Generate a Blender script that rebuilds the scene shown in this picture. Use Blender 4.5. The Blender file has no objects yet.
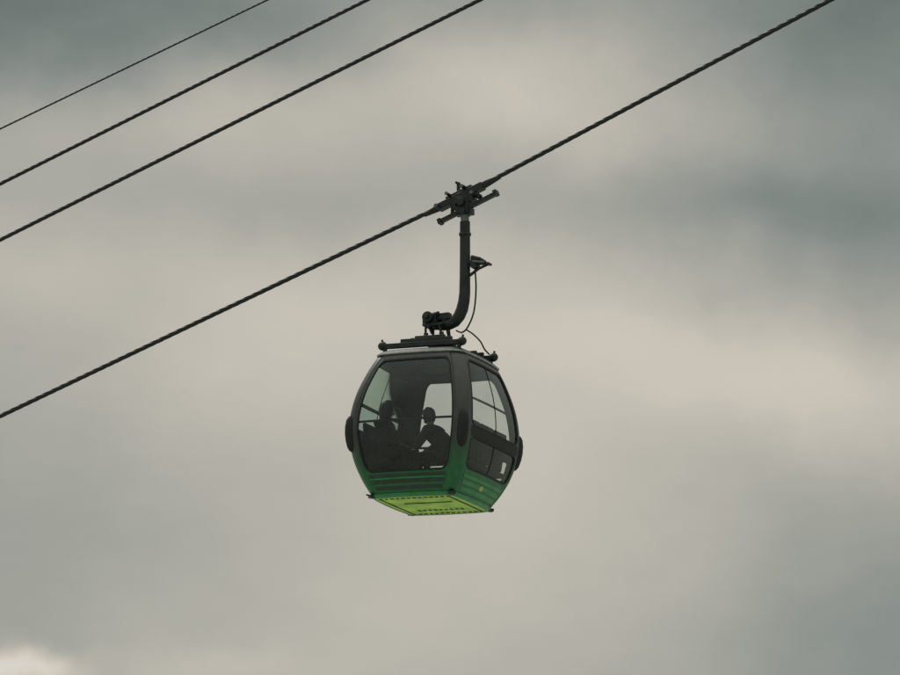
import bpy, bmesh, math, random
from mathutils import Vector, Matrix
random.seed(4)
scene = bpy.context.scene
scene.view_settings.view_transform = 'Standard'
scene.view_settings.look = 'None'
scene.view_settings.exposure = 0
LENS = 183; AIM_EL = 14.7; AIM_AZ = 0

# ------------------------------------------------------------ materials
def srgb(r, g, b):
    f = lambda c: (c/255/12.92) if c/255 <= .04045 else ((c/255+.055)/1.055)**2.4
    return (f(r), f(g), f(b), 1)

def mat(name, col, rough=.5, metal=0, var=.25, scale=6, bump=0.0, bscale=60):
    m = bpy.data.materials.new(name); m.use_nodes = True
    nt = m.node_tree; N = nt.nodes; L = nt.links
    bs = N['Principled BSDF']
    tc = N.new('ShaderNodeTexCoord')
    nz = N.new('ShaderNodeTexNoise'); nz.inputs['Scale'].default_value = scale
    nz.inputs['Detail'].default_value = 3
    L.new(tc.outputs['Object'], nz.inputs['Vector'])
    cr = N.new('ShaderNodeValToRGB')
    c = col
    cr.color_ramp.elements[0].position = .3
    cr.color_ramp.elements[1].position = .7
    cr.color_ramp.elements[0].color = (c[0]*(1-var), c[1]*(1-var), c[2]*(1-var), 1)
    cr.color_ramp.elements[1].color = (min(1, c[0]*(1+var)), min(1, c[1]*(1+var)), min(1, c[2]*(1+var)), 1)
    L.new(nz.outputs['Fac'], cr.inputs['Fac'])
    L.new(cr.outputs['Color'], bs.inputs['Base Color'])
    mr = N.new('ShaderNodeMapRange'); mr.inputs['To Min'].default_value = rough*.8
    mr.inputs['To Max'].default_value = min(1, rough*1.25)
    L.new(nz.outputs['Fac'], mr.inputs['Value']); L.new(mr.outputs['Result'], bs.inputs['Roughness'])
    bs.inputs['Metallic'].default_value = metal
    if bump:
        n2 = N.new('ShaderNodeTexNoise'); n2.inputs['Scale'].default_value = bscale
        L.new(tc.outputs['Object'], n2.inputs['Vector'])
        bp = N.new('ShaderNodeBump'); bp.inputs['Strength'].default_value = bump
        bp.inputs['Distance'].default_value = .01
        L.new(n2.outputs['Fac'], bp.inputs['Height']); L.new(bp.outputs['Normal'], bs.inputs['Normal'])
    return m

M_rope = mat('steel_rope', (.012, .018, .017), .6, .3, .4, 30)
M_black = mat('black_steel', (.013, .020, .019), .5, .2, .45, 7, .3)
M_grey = mat('galvanised_steel', (.13, .15, .145), .45, .5, .3, 14, .2)
M_rubber = mat('black_rubber', (.008, .011, .011), .7, 0, .3, 20)
M_lime = mat('lime_underside_paint', (.38, .64, .09), .55, 0, .28, 4, .2, 25)
M_greenB = mat('green_panel_paint', (.020, .22, .070), .35, 0, .2, 5)
M_sill = mat('sill_paint', (.014, .042, .031), .4, 0, .3, 8)
M_emb = mat('yellow_emblem', (.38, .44, .06), .5, 0, .1)
M_int = mat('interior_grey', (.028, .032, .032), .7, 0, .3, 8)
M_seat = mat('seat_fabric', (.010, .012, .013), .85, 0, .4, 30, .4)
M_ceil = mat('ceiling_liner', (.020, .024, .024), .8, 0, .2, 8)
M_alu = mat('aluminium_trim', (.28, .32, .31), .4, .4, .3, 12)
M_jacket = mat('dark_jacket', (.010, .012, .014), .85, 0, .4, 25, .4)
M_coat = mat('grey_coat', (.014, .015, .016), .85, 0, .4, 25, .4)
M_trouser = mat('trousers', (.009, .011, .014), .9, 0, .3, 25)
M_skin = mat('skin', (.15, .085, .06), .55, 0, .12, 12)
M_hair = mat('hair', (.010, .009, .008), .6, 0, .4, 60)

def body_mat(zlow, zhigh):
    m = mat('cabin_body_paint', (.05, .065, .06), .38, .1, .2, 7)
    nt = m.node_tree; N = nt.nodes; L = nt.links; bs = N['Principled BSDF']
    tc = N.new('ShaderNodeTexCoord'); sp = N.new('ShaderNodeSeparateXYZ')
    L.new(tc.outputs['Object'], sp.inputs[0])
    mr = N.new('ShaderNodeMapRange'); mr.inputs['From Min'].default_value = zlow
    mr.inputs['From Max'].default_value = zhigh
    L.new(sp.outputs['Z'], mr.inputs['Value'])
    cr = N.new('ShaderNodeValToRGB')
    cr.color_ramp.elements[0].color = (.014, .135, .050, 1)
    cr.color_ramp.elements[1].color = (.046, .056, .053, 1)
    L.new(mr.outputs['Result'], cr.inputs['Fac'])
    nz = N.new('ShaderNodeTexNoise'); nz.inputs['Scale'].default_value = 5; nz.inputs['Detail'].default_value = 4
    mp = N.new('ShaderNodeMapping'); mp.inputs['Scale'].default_value = (3, 3, .5)
    L.new(tc.outputs['Object'], mp.inputs[0]); L.new(mp.outputs[0], nz.inputs['Vector'])
    r2 = N.new('ShaderNodeMapRange'); r2.inputs['From Min'].default_value = .3; r2.inputs['From Max'].default_value = .7
    r2.inputs['To Min'].default_value = .82; r2.inputs['To Max'].default_value = 1.12
    L.new(nz.outputs['Fac'], r2.inputs['Value'])
    sc = N.new('ShaderNodeVectorMath'); sc.operation = 'SCALE'
    L.new(cr.outputs['Color'], sc.inputs[0]); L.new(r2.outputs[0], sc.inputs['Scale'])
    L.new(sc.outputs[0], bs.inputs['Base Color'])
    return m

def glass_mat(name, tint):
    m = bpy.data.materials.new(name); m.use_nodes = True
    nt = m.node_tree; N = nt.nodes; L = nt.links
    N.remove(N['Principled BSDF'])
    out = N['Material Output']
    tr = N.new('ShaderNodeBsdfTransparent'); tr.inputs[0].default_value = tint
    gl = N.new('ShaderNodeBsdfGlossy'); gl.inputs['Roughness'].default_value = .05
    gl.inputs[0].default_value = (.8, .9, .88, 1)
    fr = N.new('ShaderNodeFresnel'); fr.inputs['IOR'].default_value = 1.5
    mx = N.new('ShaderNodeMixShader')
    df = N.new('ShaderNodeBsdfDiffuse'); df.inputs[0].default_value = (.28, .34, .32, 1)  # grey diffuse layer, a patchy sheen painted into the panes
    nz = N.new('ShaderNodeTexNoise'); nz.inputs['Scale'].default_value = 3
    mr = N.new('ShaderNodeMapRange'); mr.inputs['From Min'].default_value = .35; mr.inputs['From Max'].default_value = .75
    mr.inputs['To Min'].default_value = .02; mr.inputs['To Max'].default_value = .08
    tc = N.new('ShaderNodeTexCoord'); L.new(tc.outputs['Object'], nz.inputs['Vector'])
    L.new(nz.outputs['Fac'], mr.inputs['Value'])
    m2 = N.new('ShaderNodeMixShader')
    L.new(fr.outputs[0], mx.inputs[0]); L.new(tr.outputs[0], mx.inputs[1]); L.new(gl.outputs[0], mx.inputs[2])
    L.new(mr.outputs[0], m2.inputs[0]); L.new(mx.outputs[0], m2.inputs[1]); L.new(df.outputs[0], m2.inputs[2])
    L.new(m2.outputs[0], out.inputs['Surface'])
    return m
M_glass = glass_mat('tinted_glass', (.84, .89, .87, 1))

# ------------------------------------------------------------ frames of reference
YAW = math.radians(26)
A = Vector((math.cos(YAW), -math.sin(YAW), 0))     # along the ropeway, uphill
B = Vector((math.sin(YAW), math.cos(YAW), 0))      # across the ropeway
Z = Vector((0, 0, 1))
G = Vector((.184, 67.16, 21.56))                   # grip point on the rope

def xg(p):
    return G + A*p[0] + B*p[1] + Z*p[2]
TAU = math.radians(3.0)
PIV = (-.37, 0, -1.95); ZP = 2.80
def xc(p):
    a = p[0]*math.cos(TAU) + (p[2]-ZP)*math.sin(TAU)
    z = -p[0]*math.sin(TAU) + (p[2]-ZP)*math.cos(TAU)
    return xg((PIV[0]+a, PIV[1]+p[1], PIV[2]+z))

class MB:
    def __init__(s): s.v = []; s.f = []
    def add(s, vs, fs):
        o = len(s.v); s.v += [tuple(v) for v in vs]; s.f += [tuple(i+o for i in f) for f in fs]
    def box(s, c, size, rot=None):
        c = Vector(c); vs = []
        for i in (-1, 1):
            for j in (-1, 1):
                for k in (-1, 1):
                    v = Vector((i*size[0]/2, j*size[1]/2, k*size[2]/2))
                    if rot: v = rot @ v
                    vs.append(c+v)
        s.add(vs, [(0,1,3,2),(4,6,7,5),(0,4,5,1),(2,3,7,6),(0,2,6,4),(1,5,7,3)])
    def tube(s, pts, rad, n=14, cap=True, flat=1.0):
        pts = [Vector(p) for p in pts]
        if not hasattr(rad, '__len__'): rad = [rad]*len(pts)
        vs = []; fs = []
        up = None
        for i, p in enumerate(pts):
            d = (pts[min(i+1, len(pts)-1)] - pts[max(i-1, 0)]).normalized()
            if up is None:
                up = Vector((0, 1, 0)) if abs(d.y) < .9 else Vector((0, 0, 1))
            e1 = (up - d*up.dot(d)).normalized(); up = e1
            e2 = d.cross(e1)
            for k in range(n):
                t = 2*math.pi*k/n
                vs.append(p + (e1*math.cos(t)*flat + e2*math.sin(t))*rad[i])
        for i in range(len(pts)-1):
            for k in range(n):
                a = i*n+k; b = i*n+(k+1) % n
                fs.append((a, b, b+n, a+n))
        if cap:
            fs.append(tuple(range(n-1, -1, -1))); o = (len(pts)-1)*n
            fs.append(tuple(o+k for k in range(n)))
        s.add(vs, fs)
    def wheel(s, c, r, w, axis=(0,1,0)):
        c = Vector(c); ax = Vector(axis).normalized()
        prof = [(-.5, .45), (-.5, .82), (-.42, 1), (-.2, 1), (-.12, .86), (.12, .86), (.2, 1), (.42, 1), (.5, .82), (.5, .45)]
        s.tube([c+ax*w*p[0] for p in prof], [r*p[1] for p in prof], 24)
        s.tube([c-ax*w*.75, c+ax*w*.75], r*.28, 10)
    def ell(s, c, r, nu=20, nv=12, fn=None):
        c = Vector(c); vs = []; fs = []
        for i in range(nv+1):
            th = math.pi*i/nv
            for k in range(nu):
                ph = 2*math.pi*k/nu
                d = Vector((math.sin(th)*math.cos(ph), math.sin(th)*math.sin(ph), math.cos(th)))
                v = Vector((d.x*r[0], d.y*r[1], d.z*r[2]))
                if fn: v = fn(d, v)
                vs.append(c+v)
        for i in range(nv):
            for k in range(nu):
                a = i*nu+k; b = i*nu+(k+1) % nu
                fs.append((a, a+nu, b+nu, b))
        s.add(vs, fs)
    def obj(s, name, m, xf=None, parent=None, smooth=True, bevel=0, solid=0, merge=True):
        me = bpy.data.meshes.new(name)
        org = parent.location.copy() if parent else Vector((0, 0, 0))
        vs = [Vector(v) for v in s.v]
        if xf: vs = [xf(v) for v in vs]
        vs = [v-org for v in vs]
        me.from_pydata([tuple(v) for v in vs], [], s.f)
        bm = bmesh.new(); bm.from_mesh(me)
        if merge: bmesh.ops.remove_doubles(bm, verts=bm.verts, dist=.0004)
        bmesh.ops.recalc_face_normals(bm, faces=bm.faces)
        bm.to_mesh(me); bm.free()
        me.materials.append(m)
        if smooth:
            for p in me.polygons: p.use_smooth = True
        o = bpy.data.objects.new(name, me); scene.collection.objects.link(o)
        if parent: o.parent = parent
        if bevel:
            b = o.modifiers.new('bevel', 'BEVEL'); b.width = bevel; b.segments = 2; b.limit_method = 'ANGLE'
        if solid:
            q = o.modifiers.new('solid', 'SOLIDIFY'); q.thickness = solid; q.offset = 0
        if smooth:
            try: me.set_sharp_from_angle(angle=math.radians(40))
            except Exception: pass
        return o

def empty(name, loc):
    e = bpy.data.objects.new(name, None); e.location = loc; scene.collection.objects.link(e)
    e.empty_display_size = .2
    return e

# ------------------------------------------------------------ stranded steel ropes
def rope(origin, m_left, m_right, radius, tmin, tmax, pitch=.42, strands=6, kink=.25, step=.045, sag=.0006):
    """origin: world point; straight near the middle, gently sagging further away."""
    vs = []; fs = []; n = strands*3
    cnt = int((tmax-tmin)/step)
    mm = (m_left+m_right)/2; dm = (m_right-m_left)/2
    for i in range(cnt+1):
        t = tmin+(tmax-tmin)*i/cnt
        z = mm*t + dm*(math.sqrt(t*t+kink*kink)-kink)
        e = max(0, abs(t)-14)
        z += sag*e*e
        slope = mm+dm*t/math.sqrt(t*t+kink*kink)
        d = (A+Z*slope).normalized(); e1 = B; e2 = d.cross(e1)
        c = origin+A*t+Z*z
        tw = 2*math.pi*t/(pitch*strands/2)
        for k in range(n):
            ph = 2*math.pi*k/n
            r = radius*(.82+.26*abs(math.cos(strands*ph/2)))
            vs.append(c+(e1*math.cos(ph+tw)+e2*math.sin(ph+tw))*r)
    for i in range(cnt):
        for k in range(n):
            a = i*n+k; b = i*n+(k+1) % n
            fs.append((a, b, b+n, a+n))
    mb = MB(); mb.v = vs; mb.f = fs
    return mb.obj('steel_cable', M_rope, merge=False)

rope(G, .317, .370, .034, -40, 40, pitch=.30)
rope(Vector((3.03-.899*2.8, 74.23, 1.7+25.445)), .325, .325, .034, -40, 40, pitch=.30)
rope(Vector((3.25-.899*5.226, 75.74, 1.7+25.96)), .3215, .3215, .032, -40, 40, pitch=.30)
rope(Vector((1.717-.899*5.298, 72.63, 1.7+24.90)), .2998, .2998, .015, -40, 40, pitch=.2)

# ------------------------------------------------------------ GONDOLA
gond = empty('gondola_lift_cabin', G)

PROF = [(-.06, .67), (0, .705), (.22, .82), (.5, .925), (.8, .985), (1.0, 1.0), (1.25, .985), (1.55, .93), (1.85, .835), (2.05, .755), (2.15, .705), (2.2, .67)]
def hw(z):
    P = PROF
    z = max(P[0][0], min(P[-1][0], z))
    for i in range(len(P)-1):
        if P[i][0] <= z <= P[i+1][0]:
            x0, y0 = P[max(i-1, 0)]; x1, y1 = P[i]; x2, y2 = P[i+1]; x3, y3 = P[min(i+2, len(P)-1)]
            m1 = (y2-y0)/(x2-x0); m2 = (y3-y1)/(x3-x1); d = x2-x1; t = (z-x1)/d
            return ((2*t**3-3*t*t+1)*y1+(t**3-2*t*t+t)*d*m1+(-2*t**3+3*t*t)*y2+(t**3-t*t)*d*m2)
    return P[-1][1]
R = .17; BUL = .03; TOPZ = 2.15
FN = [((0,-1),(1,0)), ((1,0),(0,1)), ((0,1),(-1,0)), ((-1,0),(0,-1))]
def S(k, s, z, off=0):
    n, t = FN[k]; h = hw(z)
    w = h-R
    d = h+BUL*(1-s*s)+off
    return Vector((n[0]*d+t[0]*s*w, n[1]*d+t[1]*s*w, z))
def C(k, ph, z, off=0):
    n, t = FN[k]; h = hw(z)-R
    c = math.cos(ph)*(R+off); q = math.sin(ph)*(R+off)
    return Vector(((n[0]+t[0])*h+n[0]*c+t[0]*q, (n[1]+t[1])*h+n[1]*c+t[1]*q, z))
def ring(z, off=0, ns=8, nc=6):
    out = []
    for k in range(4):
        for i in range(ns): out.append(S(k, -1+2*i/ns, z, off))
        for i in range(nc): out.append(C(k, math.pi/2*i/nc, z, off))
    return out

def rrect(s0, s1, z0, z1, rs, rz, ne=14, na=6):
    pts = []
    cs = [(s1-rs, z0+rz, -90), (s1-rs, z1-rz, 0), (s0+rs, z1-rz, 90), (s0+rs, z0+rz, 180)]
    for q, (cx, cz, a0) in enumerate(cs):
        for i in range(na+1):
            a = math.radians(a0+90*i/na)
            pts.append((cx+rs*math.cos(a), cz+rz*math.sin(a), 'c', q, 0))
        nx = cs[(q+1) % 4]; a = math.radians(a0+90)
        p0 = (cx+rs*math.cos(a), cz+rz*math.sin(a)); p1 = (nx[0]+rs*math.cos(a), nx[1]+rz*math.sin(a))
        for i in range(1, ne):
            f = i/ne
            pts.append((p0[0]+(p1[0]-p0[0])*f, p0[1]+(p1[1]-p0[1])*f, 'e', q, f))
    return pts

def frame_patch(mb, k, zo0, zo1, s0, s1, z0, z1, steps=4, rs=.13, rz=.11):
    pts = rrect(s0, s1, z0, z1, rs, rz)
    oc = [(1, zo0), (1, zo1), (-1, zo1), (-1, zo0)]
    n = len(pts); vs = []; fs = []
    for j in range(steps+1):
        f = j/steps
        for p in pts:
            c0 = oc[p[3]]
            if p[2] == 'e':
                c1 = oc[(p[3]+1) % 4]; o = (c0[0]+(c1[0]-c0[0])*p[4], c0[1]+(c1[1]-c0[1])*p[4])
            else: o = c0
            vs.append(S(k, p[0]+(o[0]-p[0])*f, p[1]+(o[1]-p[1])*f))
    for j in range(steps):
        for i in range(n):
            a = j*n+i; b = j*n+(i+1) % n
            fs.append((a, b, b+n, a+n))
    mb.add(vs, fs)
    return pts

def glass_patch(mb, k, s0, s1, z0, z1, off=-.006):
    ns, nz = 12, 24; vs = []; fs = []
    for j in range(nz+1):
        for i in range(ns+1):
            vs.append(S(k, s0+(s1-s0)*i/ns, z0+(z1-z0)*j/nz, off))
    for j in range(nz):
        for i in range(ns):
            a = j*(ns+1)+i
            fs.append((a, a+1, a+ns+2, a+ns+1))
    mb.add(vs, fs)

zc = xc((0, 0, 0)).z - G.z
M_body = body_mat(zc+.25, zc+.80)

frame = MB(); glass = MB(); gask = MB()
WZ0, WZ1, SW = .31, 2.04, .955
for k in range(4):
    if k == 0:
        holes = [(0, TOPZ, WZ0, WZ1, .11)]
    else:
        holes = [(0, .89, .36, .80, .07), (.89, TOPZ, .975, WZ1, .11)]
    for (zo0, zo1, z0, z1, rz) in holes:
        pts = frame_patch(frame, k, zo0, zo1, -SW, SW, z0, z1, rz=rz)
        glass_patch(glass, k, -SW-.02, SW+.02, z0-.02, z1+.02)
        loop = [S(k, p[0], p[1], .002) for p in pts]; loop.append(loop[0])
        gask.tube(loop, .017, 6, cap=False)
    vs = []; fs = []; nz = 30; nc = 8
    for j in range(nz+1):
        for i in range(nc+1): vs.append(C(k, math.pi/2*i/nc, TOPZ*j/nz))
    for j in range(nz):
        for i in range(nc):
            a = j*(nc+1)+i; fs.append((a, a+1, a+nc+2, a+nc+1))
    frame.add(vs, fs)
# black transom band on the split-window sides
for k in (1, 2, 3):
    vs = []; fs = []
    for i in range(15):
        s = -.96+1.92*i/14
        vs += [S(k, s, .80, .003), S(k, s, .815, .016), S(k, s, .96, .016), S(k, s, .975, .003)]
    for i in range(14):
        for q in range(3):
            a = i*4+q; fs.append((a, a+1, a+5, a+4))
    gask.add(vs, fs)
frame.obj('body_frame', M_body, xc, gond, solid=.022)
glass.obj('window_panes', M_glass, xc, gond)
gask.obj('window_gaskets', M_rubber, xc, gond)

mb = MB()
for k in (1, 3):
    mb.tube([S(k, .0, z, -.004) for z in [WZ0+.05+i*(WZ1-WZ0-.05)/20 for i in range(21)]], .008, 8)
mb.obj('door_seam', M_rubber, xc, gond)

# sill slats on the faces below the windows
mb = MB(); mg = MB()
for k in range(4):
    tgt = mb if k % 2 == 0 else mg
    for z0, z1 in ((.035, .10), (.125, .19), (.215, .27)):
        vs = []; fs = []; ns = 14
        for i in range(ns+1):
            s = -.97+1.94*i/ns
            vs += [S(k, s, z0, .002), S(k, s, z0+.006, .016), S(k, s, z1-.006, .016), S(k, s, z1, .002)]
        for i in range(ns):
            for q in range(3):
                a = i*4+q; fs.append((a, a+1, a+5, a+4))
        tgt.add(vs, fs)
mb.obj('sill_slats', M_sill, xc, gond)
mg.obj('green_lower_panels', M_greenB, xc, gond)
mb = MB()
for k in (0, 2):
    mb.tube([S(k, -.98+1.96*i/14, .2, .014) for i in range(15)], .012, 6)
mb.obj('green_stripes', M_greenB, xc, gond)
# emblem
mb = MB(); vs = []; n = 20
for i in range(n):
    t = 2*math.pi*i/n
    vs.append(S(1, -.05+.10*math.cos(t)*(1-.25*math.sin(t)), .155+.036*math.sin(t), .021))
mb.add(vs, [tuple(range(n))])
mb.obj('emblem', M_emb, xc, gond)

# roof, rim, ceiling
mb = MB(); rr = ring(TOPZ); n = len(rr); vs = []; fs = []
lv = [(1.03, -.02), (1.035, .02), (.99, .055), (.9, .085), (.7, .12), (.45, .15), (.2, .165), (0.0, .17)]
for sc, dz in lv:
    for p in rr: vs.append((p.x*sc, p.y*sc, TOPZ+dz))
for j in range(len(lv)-1):
    for i in range(n):
        a = j*n+i; b = j*n+(i+1) % n; fs.append((a, b, b+n, a+n))
mb.add(vs, fs)
mb.obj('roof_shell', M_black, xc, gond)
mb = MB(); l = [Vector((p.x*1.037, p.y*1.037, TOPZ+.005)) for p in ring(TOPZ)]; l.append(l[0]); mb.tube(l, .016, 8, cap=False)
mb.obj('roof_rim', M_alu, xc, gond)
mb = MB(); rr = ring(TOPZ-.04, -.03); vs = [p for p in rr]; mb.add(vs, [tuple(range(len(vs)))])
mb.obj('ceiling', M_ceil, xc, gond, smooth=False)

# floor pan and lime underside
mb = MB(); vs = []; fs = []
lv = [(0, .012), (-.03, .006), (-.055, -.03), (-.055, -.055)]
n = len(ring(0, 0))
for dz, off in lv:
    for p in ring(0, off): vs.append((p.x, p.y, dz))
for j in range(len(lv)-1):
    for i in range(n):
        a = j*n+i; b = j*n+(i+1) % n; fs.append((a, b, b+n, a+n))
mb.add(vs, fs)
mb.obj('floor_pan_edge', M_greenB, xc, gond)
mb = MB(); mb.add([(p.x, p.y, -.050) for p in ring(0, -.05)], [tuple(range(n))])
mb.obj('underside_panel', M_lime, xc, gond, smooth=False)
mb = MB(); mb.add([(p.x, p.y, .06) for p in ring(.06, -.02)], [tuple(range(n))])
mb.obj('floor', M_int, xc, gond, smooth=False)
mb = MB()
for i in range(13):
    u = -.56+1.12*i/12
    for sgn in (-1, 1):
        mb.box((u, sgn*.575, -.056), (.04+.03*random.random(), .028, .012))
        mb.box((sgn*.575, u, -.056), (.028, .04+.03*random.random(), .012))
mb.box((.05, -.2, -.056), (.8, .010, .014))
for i in range(9):
    mb.box((-.36+.09*i, .33, -.056), (.045, .04 if i % 3 else .07, .01))
mb.obj('underside_fittings', M_sill, xc, gond, smooth=False)
mb = MB()
for k in range(4):
    p = C(k, math.pi/4, .0, .0); d = Vector((p.x, p.y, 0)).normalized()
    mb.box((p.x+d.x*.01, p.y+d.y*.01, -.025), (.10, .10, .045), Matrix.Rotation(math.atan2(d.y, d.x), 3, 'Z'))
p = C(3, math.pi/4, .0)
mb.tube([(p.x+.08, p.y, -.03), (p.x-.02, p.y-.03, -.02), (p.x-.10, p.y-.03, .01)], [.022, .02, .014], 8)
mb.obj('corner_lugs', M_black, xc, gond, bevel=.008)

# rubber bumpers at the corners
mb = MB()
for k in range(4):
    zs = [.62, .65, .70, .80, .90, 1.0, 1.10, 1.15, 1.18]
    rs = [.02, .055, .078, .088, .09, .088, .078, .055, .02]
    mb.tube([C(k, math.pi/4, z, -.01) for z in zs], rs, 16)
mb.obj('corner_bumpers', M_rubber, xc, gond)

# handrails
mb = MB()
for k in range(4):
    if k % 2 == 0:
        mb.tube([S(k, -.97+1.94*i/10, 1.07, -.04) for i in range(11)], .018, 8)
    else:
        mb.tube([S(k, -.97+1.94*i/10, 1.42, -.04) for i in range(11)], .018, 8)
mb.obj('handrails', M_black, xc, gond)

# benches with tall rounded backs
mb = MB()
for sg in (-1, 1):
    mb.box((sg*.62, 0, .50), (.46, 1.42, .08))
    rot = Matrix.Rotation(sg*math.radians(7), 3, 'Y')
    for b in (-.47, 0, .47):
        mb.box((sg*.83, b, .84), (.06, .42, .58), rot)
    mb.box((sg*.62, 0, .28), (.05, 1.1, .40))
mb.obj('benches', M_seat, xc, gond, bevel=.03)
mb = MB(); mb.box((0, 0, 2.06), (.5, .28, .06)); mb.tube([(0, -.6, 2.05), (0, .6, 2.05)], .015, 8)
mb.obj('ceiling_vent', M_int, xc, gond, bevel=.01)

# roof carrying beams + cross frame
mb = MB()
for sb in (-.55, .55):
    mb.box((0, sb, 2.32), (1.34, .07, .075))
    mb.box((.06, sb, 2.385), (.86, .055, .06))
    mb.box((.12, sb, 2.43), (.50, .05, .04))
    for sa in (-.68, .66):
        mb.ell((sa, sb, 2.33), (.075, .06, .07), 14, 8)
        mb.tube([(sa*.95, sb, 2.36), (sa*.92, sb, 2.18)], .035, 10)
        mb.tube([(sa, sb, 2.36), (sa*1.02, sb, 2.43)], .018, 8)
for sa in (-.16, .16):
    mb.tube([(sa*1.2, -.55, 2.40), (sa*.8, -.2, 2.46), (sa*.8, .2, 2.46), (sa*1.2, .55, 2.40)], .032, 10)
mb.box((0, 0, 2.45), (.42, .36, .05))
mb.obj('roof_beams', M_black, xc, gond, bevel=.006)
mb = MB()
for sb in (-.13, .13):
    for sa in (-.17, .13):
        mb.tube([(sa, sb, 2.44), (sa*.75-.05, sb, 2.74)], .02, 10)
        mb.tube([(sa*.97, sb, 2.48), (sa*.86-.02, sb, 2.60)], .036, 12)
mb.box((-.06, 0, 2.73), (.34, .30, .035))
mb.obj('suspension_dampers', M_black, xc, gond, bevel=.004)

# ---- hanger
mb = MB()
path = [(.05, 0, -.42), (.05, 0, -.9), (.048, 0, -1.3), (.045, 0, -1.55), (.03, 0, -1.68), (0, 0, -1.80), (-.05, 0, -1.90), (-.12, 0, -1.975), (-.21, 0, -2.01), (-.32, 0, -2.02), (-.44, 0, -2.0)]
mb.tube(path, [.080, .082, .084, .088, .092, .096, .096, .092, .084, .076, .07], 20, flat=.85)
mb.obj('hanger_arm', M_black, xg, gond)
mb = MB()
mb.tube([(.045, 0, -.14), (.048, 0, -.30), (.05, 0, -.62)], [.06, .064, .066], 18)
mb.obj('hanger_neck', M_grey, xg, gond)
mb = MB()
mb.tube([(.05, 0, -.60), (.05, 0, -.64)], .094, 18)
mb.box((-.50, 0, -1.93), (.22, .26, .17))
mb.tube([(-.50, -.20, -1.90), (-.50, .20, -1.90)], .085, 18)
mb.tube([(-.50, -.24, -1.90), (-.50, .24, -1.90)], .035, 12)
mb.box((-.30, 0, -1.88), (.20, .12, .10))
mb.tube([(-.60, -.06, -1.86), (-.36, -.06, -1.83)], .035, 10)
mb.tube([(-.58, 0, -1.95), (-.50, 0, -2.12)], .028, 10)
mb.tube([(-.24, 0, -2.02), (-.22, 0, -2.2)], .028, 10)
mb.box((.19, 0, -1.07), (.16, .07, .05))
mb.box((.33, 0, -1.115), (.30, .12, .035), Matrix.Rotation(math.radians(10), 3, 'Y'))
mb.tube([(.13, 0, -1.28), (.28, 0, -1.19), (.46, 0, -1.14)], [.026, .024, .016], 8)
mb.tube([(.16, 0, -1.00), (.30, 0, -1.04), (.40, 0, -1.10)], [.04, .03, .02], 12)
mb.tube([(.22, -.07, -1.14), (.22, .07, -1.14)], .055, 12)
mb.obj('hanger_fittings', M_black, xg, gond, bevel=.005)
mb = MB()
mb.box((.31, -.075, -1.10), (.20, .03, .03), Matrix.Rotation(math.radians(10), 3, 'Y'))
mb.obj('bracket_plate', M_grey, xg, gond)

mb = MB()
def cat(pts, n=10):
    P = [Vector(p) for p in pts]; out = []
    for i in range(len(P)-1):
        p0 = P[max(i-1, 0)]; p1 = P[i]; p2 = P[i+1]; p3 = P[min(i+2, len(P)-1)]
        for j in range(n):
            t = j/n
            out.append(.5*((2*p1)+(p2-p0)*t+(2*p0-5*p1+4*p2-p3)*t*t+(-p0+3*p1-3*p2+p3)*t**3))
    out.append(P[-1]); return out
mb.tube(cat([(.22, 0, -1.20), (.235, 0, -1.5), (.20, 0, -1.85), (.10, 0, -2.08), (.0, 0, -2.16), (-.1, 0, -2.12)]), .013, 6)
mb.tube(cat([(.06, 0, -2.12), (.17, .02, -2.2), (.28, .05, -2.32), (.33, .1, -2.44), (.36, .2, -2.5)]), .013, 6)
mb.obj('control_wire', M_black, xg, gond)

# ---- grip on the rope
sl = .345; ang = math.atan(sl)
RY = Matrix.Rotation(-ang, 3, 'Y')
def g(a, z, b=0):
    v = RY @ Vector((a, 0, z)); return (v.x, b, v.z)
mb = MB()
mb.box(g(-.02, -.01), (.80, .14, .105), RY)
mb.box(g(-.02, .045), (.46, .11, .08), RY)
mb.box(g(.0, -.10), (.38, .16, .13), RY)
mb.tube([g(-.68, 0), g(-.42, 0), g(.42, 0), g(.68, 0)], [.036, .062, .062, .036], 14)
mb.box(g(.04, -.235, -.02), (1.02, .09, .055), RY)
mb.box(g(-.46, -.235, -.02), (.06, .12, .085), RY)
mb.box(g(.54, -.225, -.02), (.06, .12, .085), RY)
mb.box((.03, 0, -.16), (.22, .17, .26))
mb.box((.045, 0, -.27), (.28, .12, .10))
mb.tube([(.03, -.14, -.13), (.03, .14, -.13)], .06, 16)
mb.tube([(.05, -.12, -.27), (.05, .12, -.27)], .05, 16)
mb.tube([g(.17, -.02), g(.30, -.22)], .035, 10)
mb.tube([g(-.17, -.02), g(-.25, -.22)], .03, 10)
mb.tube([(-.06, 0, .06), (-.06, 0, .22)], .03, 10)
mb.obj('grip_body', M_black, xg, gond, bevel=.006)
mb = MB()
for (a, z, r) in ((-.40, -.02, .135), (-.17, .08, .09), (.10, .08, .11), (.22, -.09, .125), (-.10, -.12, .08)):
    mb.wheel(g(a, z, -.09), r, .08)
mb.wheel((-.06, -.02, .20), .075, .08)
mb.wheel(g(.30, -.16, -.08), .075, .07)
mb.obj('grip_rollers', M_black, xg, gond)
mb = MB()
for (a, z) in ((-.40, -.02), (-.17, .08), (.10, .08), (.22, -.09)):
    mb.tube([g(a, z, -.16), g(a, z, -.175)], .028, 10)
mb.obj('roller_caps', M_grey, xg, gond)

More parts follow.
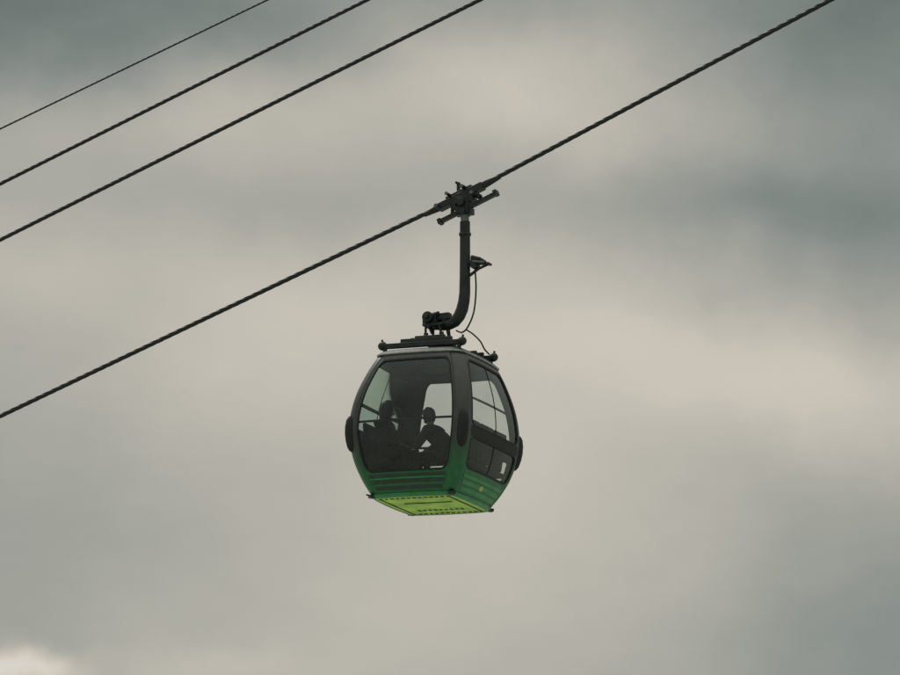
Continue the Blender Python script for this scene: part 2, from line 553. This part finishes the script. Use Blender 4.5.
# ------------------------------------------------------------ passengers
def skin_obj(name, verts, edges, radii, m, parent, xf, sub=2):
    me = bpy.data.meshes.new(name)
    vv = [xf(Vector(v))-parent.location for v in verts]
    me.from_pydata([tuple(v) for v in vv], edges, [])
    me.materials.append(m)
    o = bpy.data.objects.new(name, me); scene.collection.objects.link(o); o.parent = parent
    sk = o.modifiers.new('skin', 'SKIN'); sk.use_smooth_shade = True
    for i, r in enumerate(radii):
        me.skin_vertices[0].data[i].radius = r if hasattr(r, '__len__') else (r, r)
    me.skin_vertices[0].data[0].use_root = True
    sb = o.modifiers.new('sub', 'SUBSURF'); sb.levels = sub; sb.render_levels = sub
    return o

def person(px, py, sg, lean, head_yaw, jacket, seat=.54, long_hair=False):
    e = empty('person', xc((px, py, seat)))
    def L(p): return xc((px+sg*p[0], py+sg*p[1]*1.0, seat+p[2]))
    dz = -.35*lean*lean
    V = [(0,0,.09), (lean*.25,0,.25), (lean*.65,0,.42+dz*.6), (lean*.9,0,.53+dz), (lean*1.03,0,.60+dz),
         (lean*.85,.18,.50+dz), (lean*.85+.08,.24,.27), (lean*.6+.30,.12,.17),
         (lean*.85,-.18,.50+dz), (lean*.85+.08,-.24,.27), (lean*.6+.30,-.12,.17)]
    E = [(0,1),(1,2),(2,3),(3,4),(3,5),(5,6),(6,7),(3,8),(8,9),(9,10)]
    Rr = [(.16,.17),(.15,.16),(.15,.17),(.11,.12),(.06,.06),(.09,.09),(.068,.068),(.042,.042),(.09,.09),(.068,.068),(.042,.042)]
    skin_obj('jacket', V, E, Rr, jacket, e, L)
    V = [(0,0,.08), (.05,.10,.07), (.44,.12,.08), (.42,.12,-.34), (.05,-.10,.07), (.44,-.13,.08), (.40,-.13,-.34)]
    skin_obj('trousers', V, [(0,1),(1,2),(2,3),(0,4),(4,5),(5,6)],
             [.12,.095,.068,.045,.095,.068,.045], M_trouser, e, L)
    mb = MB()
    for sy, x0 in ((.12, .42), (-.13, .40)):
        mb.tube([(x0-.06,sy,-.41), (x0,sy,-.39), (x0+.08,sy,-.415), (x0+.17,sy,-.43), (x0+.20,sy,-.435)], [.035,.05,.045,.038,.02], 12)
    mb.obj('shoes', M_rubber, L, e)
    hc = Vector((lean*1.03+.03, 0, .735+dz))
    RZ = Matrix.Rotation(math.radians(head_yaw), 3, 'Z') @ Matrix.Rotation(math.radians(8+lean*40), 3, 'Y')
    def HL(p): return L(hc + RZ @ Vector(p))
    def face(d, v):
        if d.z < -.2: v.x *= 1-.15*(-d.z); v.y *= 1+.28*d.z*.8
        if d.x > .75: v.x -= .008*max(0, 1-abs(d.z-.1)*5)
        return v
    mb = MB(); mb.ell((0,0,0), (.095,.076,.118), 28, 20, face)
    mb.tube([(.085,0,.02), (.102,0,-.012), (.112,0,-.028), (.092,0,-.038)], [.008,.012,.016,.010], 8)
    mb.tube([(.084,-.022,-.062), (.090,0,-.060), (.084,.022,-.062)], [.005,.009,.005], 8)
    for s in (-1, 1): mb.ell((-.005, s*.076, -.005), (.018,.010,.032), 10, 8)
    mb.tube([(-.02,0,-.19), (-.012,0,-.06)], [.055,.05], 14)
    mb.obj('head', M_skin, HL, e)
    mb = MB()
    for s in (-1, 1): mb.ell((.080, s*.030, .012), (.010,.013,.008), 8, 6)
    mb.obj('eyes', M_hair, HL, e)
    mb = MB()
    def hairfn(d, v):
        v *= 1+.04*math.sin(9*d.y+4*d.x)*math.cos(7*d.z)
        if d.x > .35 and d.z < .55: v.x *= .55
        if d.z < -.3: v.z *= (2.0 if long_hair else 1.25)
        return v
    hs = 1.22 if long_hair else 1.08
    mb.ell((-.018,0,.018), (.104*hs,.092*hs,.124*(hs*.5+.5)), 28, 20, hairfn)
    mb.obj('hair', M_hair, HL, e)
    for s, x in ((1, lean*.6+.30), (-1, lean*.6+.30)):
        w = Vector((x, s*.12, .17))
        V = [w, w+Vector((.05, -s*.01, -.005)), w+Vector((.095, -s*.015, -.012))]
        skin_obj('palm', V, [(0,1),(1,2)], [(.026,.02),(.036,.016),(.038,.014)], M_skin, e, L, 1)
        mb = MB()
        for i, ln in enumerate((.070, .080, .074, .058)):
            oy = (-.028+.0187*i)*s - s*.015
            p = w+Vector((.09, oy, -.012))
            mb.tube([p, p+Vector((ln*.45, oy*.1, -.004)), p+Vector((ln*.78, oy*.15, -.018)), p+Vector((ln*.95, oy*.15, -.036))], [.010,.009,.008,.005], 8)
        p = w+Vector((.035, -s*.035, -.003))
        mb.tube([p, p+Vector((.03,-s*.022,-.004)), p+Vector((.058,-s*.028,-.012))], [.012,.010,.006], 8)
        mb.obj('fingers', M_skin, L, e)
    return e

person(-.60, -.50, 1, .02, 60, M_jacket, .60, True)
person(.44, -.36, -1, .34, -30, M_coat, .54)

# ------------------------------------------------------------ ground
bm = bmesh.new()
n = 60; sz = 6000
grid = []
for j in range(n+1):
    row = []
    for i in range(n+1):
        fx = (i/n*2-1); fy = (j/n*2-1)
        x = sz*fx*abs(fx); y = sz*fy*abs(fy)
        row.append(bm.verts.new((x, y, -.4+.3*math.sin(x*.03)*math.cos(y*.027) if abs(x)+abs(y) > 8 else 0)))
    grid.append(row)
for j in range(n):
    for i in range(n):
        bm.faces.new((grid[j][i], grid[j][i+1], grid[j+1][i+1], grid[j+1][i]))
me = bpy.data.meshes.new('ground'); bm.to_mesh(me); bm.free()
M_ground = mat('pale_bounce_ground', (.34, .35, .30), .9, 0, .25, .4)  # unseen ground, added and kept pale to bounce light onto the cabin underside
me.materials.append(M_ground)
o = bpy.data.objects.new('ground', me); scene.collection.objects.link(o)

# ------------------------------------------------------------ overcast sky (world)
w = bpy.data.worlds.new('World'); scene.world = w; w.use_nodes = True
try:
    w.cycles.sampling_method = 'MANUAL'; w.cycles.sample_map_resolution = 256
except Exception: pass
nt = w.node_tree; N = nt.nodes; Lk = nt.links
bg = N['Background']
def math_(op, a, b=None, c=None):
    nd = N.new('ShaderNodeMath'); nd.operation = op
    for i, x in enumerate((a, b, c)):
        if x is None: continue
        if isinstance(x, (int, float)): nd.inputs[i].default_value = x
        else: Lk.new(x, nd.inputs[i])
    return nd.outputs[0]
tc = N.new('ShaderNodeTexCoord'); sp = N.new('ShaderNodeSeparateXYZ')
Lk.new(tc.outputs['Generated'], sp.inputs[0])
az = math_('MULTIPLY', math_('ARCTAN2', sp.outputs[0], sp.outputs[1]), 57.2958)
el = math_('MULTIPLY', math_('ARCSINE', sp.outputs[2]), 57.2958)
cb0 = N.new('ShaderNodeCombineXYZ'); Lk.new(az, cb0.inputs[0]); Lk.new(el, cb0.inputs[1])
AE = cb0.outputs[0]
def noise(scale, detail, rough, sx=1, sy=1, seed=0, color=False):
    mp = N.new('ShaderNodeMapping'); mp.inputs['Scale'].default_value = (sx, sy, 1); mp.inputs['Location'].default_value = (0, 0, seed)
    Lk.new(AE, mp.inputs[0])
    nz = N.new('ShaderNodeTexNoise'); nz.inputs['Scale'].default_value = scale
    nz.inputs['Detail'].default_value = detail; nz.inputs['Roughness'].default_value = rough
    Lk.new(mp.outputs[0], nz.inputs['Vector'])
    return nz.outputs['Color'] if color else math_('SUBTRACT', nz.outputs['Fac'], .5)
wv = N.new('ShaderNodeVectorMath'); wv.operation = 'MULTIPLY_ADD'
Lk.new(noise(.5, 4, .55, 1, 1, 3.1, color=True), wv.inputs[0])
wv.inputs[1].default_value = (1.7, 1.2, 0); Lk.new(AE, wv.inputs[2])
W = wv.outputs[0]      # the warp carries a constant offset, removed in the cloud centres
K = .01252
blobs = [
 (560,105,140,65,-12,.15), (265,335,160,80,15,.13), (20,275,140,45,10,.08), (230,125,190,42,5,.10),
 (450,580,300,140,0,.07), (640,345,220,60,-12,.10), (840,395,150,50,-12,.11), (530,430,130,130,0,.09),
 (770,205,230,36,-8,-.10), (880,270,150,50,-8,-.05), (300,210,200,28,0,-.04),
 (0,0,260,85,0,-.19), (470,-5,180,45,0,-.06), (900,10,170,130,-20,-.18), (900,660,200,110,10,-.12),  # corner blobs darken the sky colour in place of lens vignetting
 (10,540,150,90,10,-.05), (10,672,45,13,0,.30), (230,668,90,20,0,.07),
]
tot = .362
for (u, v, su, sv, rt, amp) in blobs:
    mp = N.new('ShaderNodeMapping'); mp.vector_type = 'TEXTURE'
    mp.inputs['Location'].default_value = ((u-450)*K+.85, 14.7+(337.5-v)*K+.60, 0)
    mp.inputs['Rotation'].default_value = (0, 0, math.radians(rt))
    mp.inputs['Scale'].default_value = (su*K*1.25, sv*K*1.25, 1)
    Lk.new(W, mp.inputs[0])
    dt = N.new('ShaderNodeVectorMath'); dt.operation = 'DOT_PRODUCT'
    Lk.new(mp.outputs[0], dt.inputs[0]); Lk.new(mp.outputs[0], dt.inputs[1])
    ga = math_('POWER', .3679, dt.outputs['Value'])
    tot = math_('MULTIPLY_ADD', ga, amp, tot)
lum = math_('MULTIPLY_ADD', noise(.6, 6, .58, .75, 1.5, 1.3), .08, tot)
cr = N.new('ShaderNodeValToRGB'); Lk.new(lum, cr.inputs['Fac'])
E = cr.color_ramp.elements
E[0].position = 0; E[0].color = srgb(48, 54, 52)
E[1].position = 1; E[1].color = (1, 1, 1, 1)
for p, col in ((.16, (104, 112, 107)), (.25, (134, 140, 133)), (.35, (163, 163, 153)), (.45, (187, 182, 170)), (.58, (210, 202, 188))):
    e = E.new(p); e.color = srgb(*col)
mr = N.new('ShaderNodeMapRange'); mr.interpolation_type = 'SMOOTHSTEP'
Lk.new(el, mr.inputs['Value']); mr.inputs['From Min'].default_value = 22; mr.inputs['From Max'].default_value = 75
mr.inputs['To Min'].default_value = 1.0; mr.inputs['To Max'].default_value = 3.0
vm = N.new('ShaderNodeVectorMath'); vm.operation = 'SCALE'
Lk.new(cr.outputs['Color'], vm.inputs[0]); Lk.new(mr.outputs[0], vm.inputs['Scale'])
sky = N.new('ShaderNodeTexSky'); sky.sky_type = 'NISHITA'; sky.sun_disc = False
SUN_EL, SUN_AZ = 52, -35
sky.sun_elevation = math.radians(SUN_EL); sky.sun_rotation = math.radians(SUN_AZ)
vs2 = N.new('ShaderNodeVectorMath'); vs2.operation = 'SCALE'; vs2.inputs['Scale'].default_value = .08
Lk.new(sky.outputs[0], vs2.inputs[0])
mx = N.new('ShaderNodeMix'); mx.data_type = 'RGBA'; mx.inputs[0].default_value = .95
Lk.new(vs2.outputs[0], mx.inputs[6]); Lk.new(vm.outputs[0], mx.inputs[7])
Lk.new(mx.outputs[2], bg.inputs['Color']); bg.inputs['Strength'].default_value = 1.0

sd = bpy.data.lights.new('sun', 'SUN'); sd.energy = 1.4; sd.angle = math.radians(18); sd.color = (1, .96, .9)
so = bpy.data.objects.new('sun', sd); scene.collection.objects.link(so)
d = Vector((math.sin(math.radians(SUN_AZ))*math.cos(math.radians(SUN_EL)), math.cos(math.radians(SUN_AZ))*math.cos(math.radians(SUN_EL)), math.sin(math.radians(SUN_EL))))
so.rotation_euler = d.to_track_quat('Z', 'Y').to_euler(); so.location = d*100

# ------------------------------------------------------------ camera
cd = bpy.data.cameras.new('camera'); cd.lens = LENS; cd.sensor_width = 36; cd.clip_end = 12000; cd.clip_start = .5
co = bpy.data.objects.new('camera', cd); scene.collection.objects.link(co)
co.location = (0, 0, 1.7); co.rotation_euler = (math.radians(90+AIM_EL), 0, math.radians(-AIM_AZ))
scene.camera = co
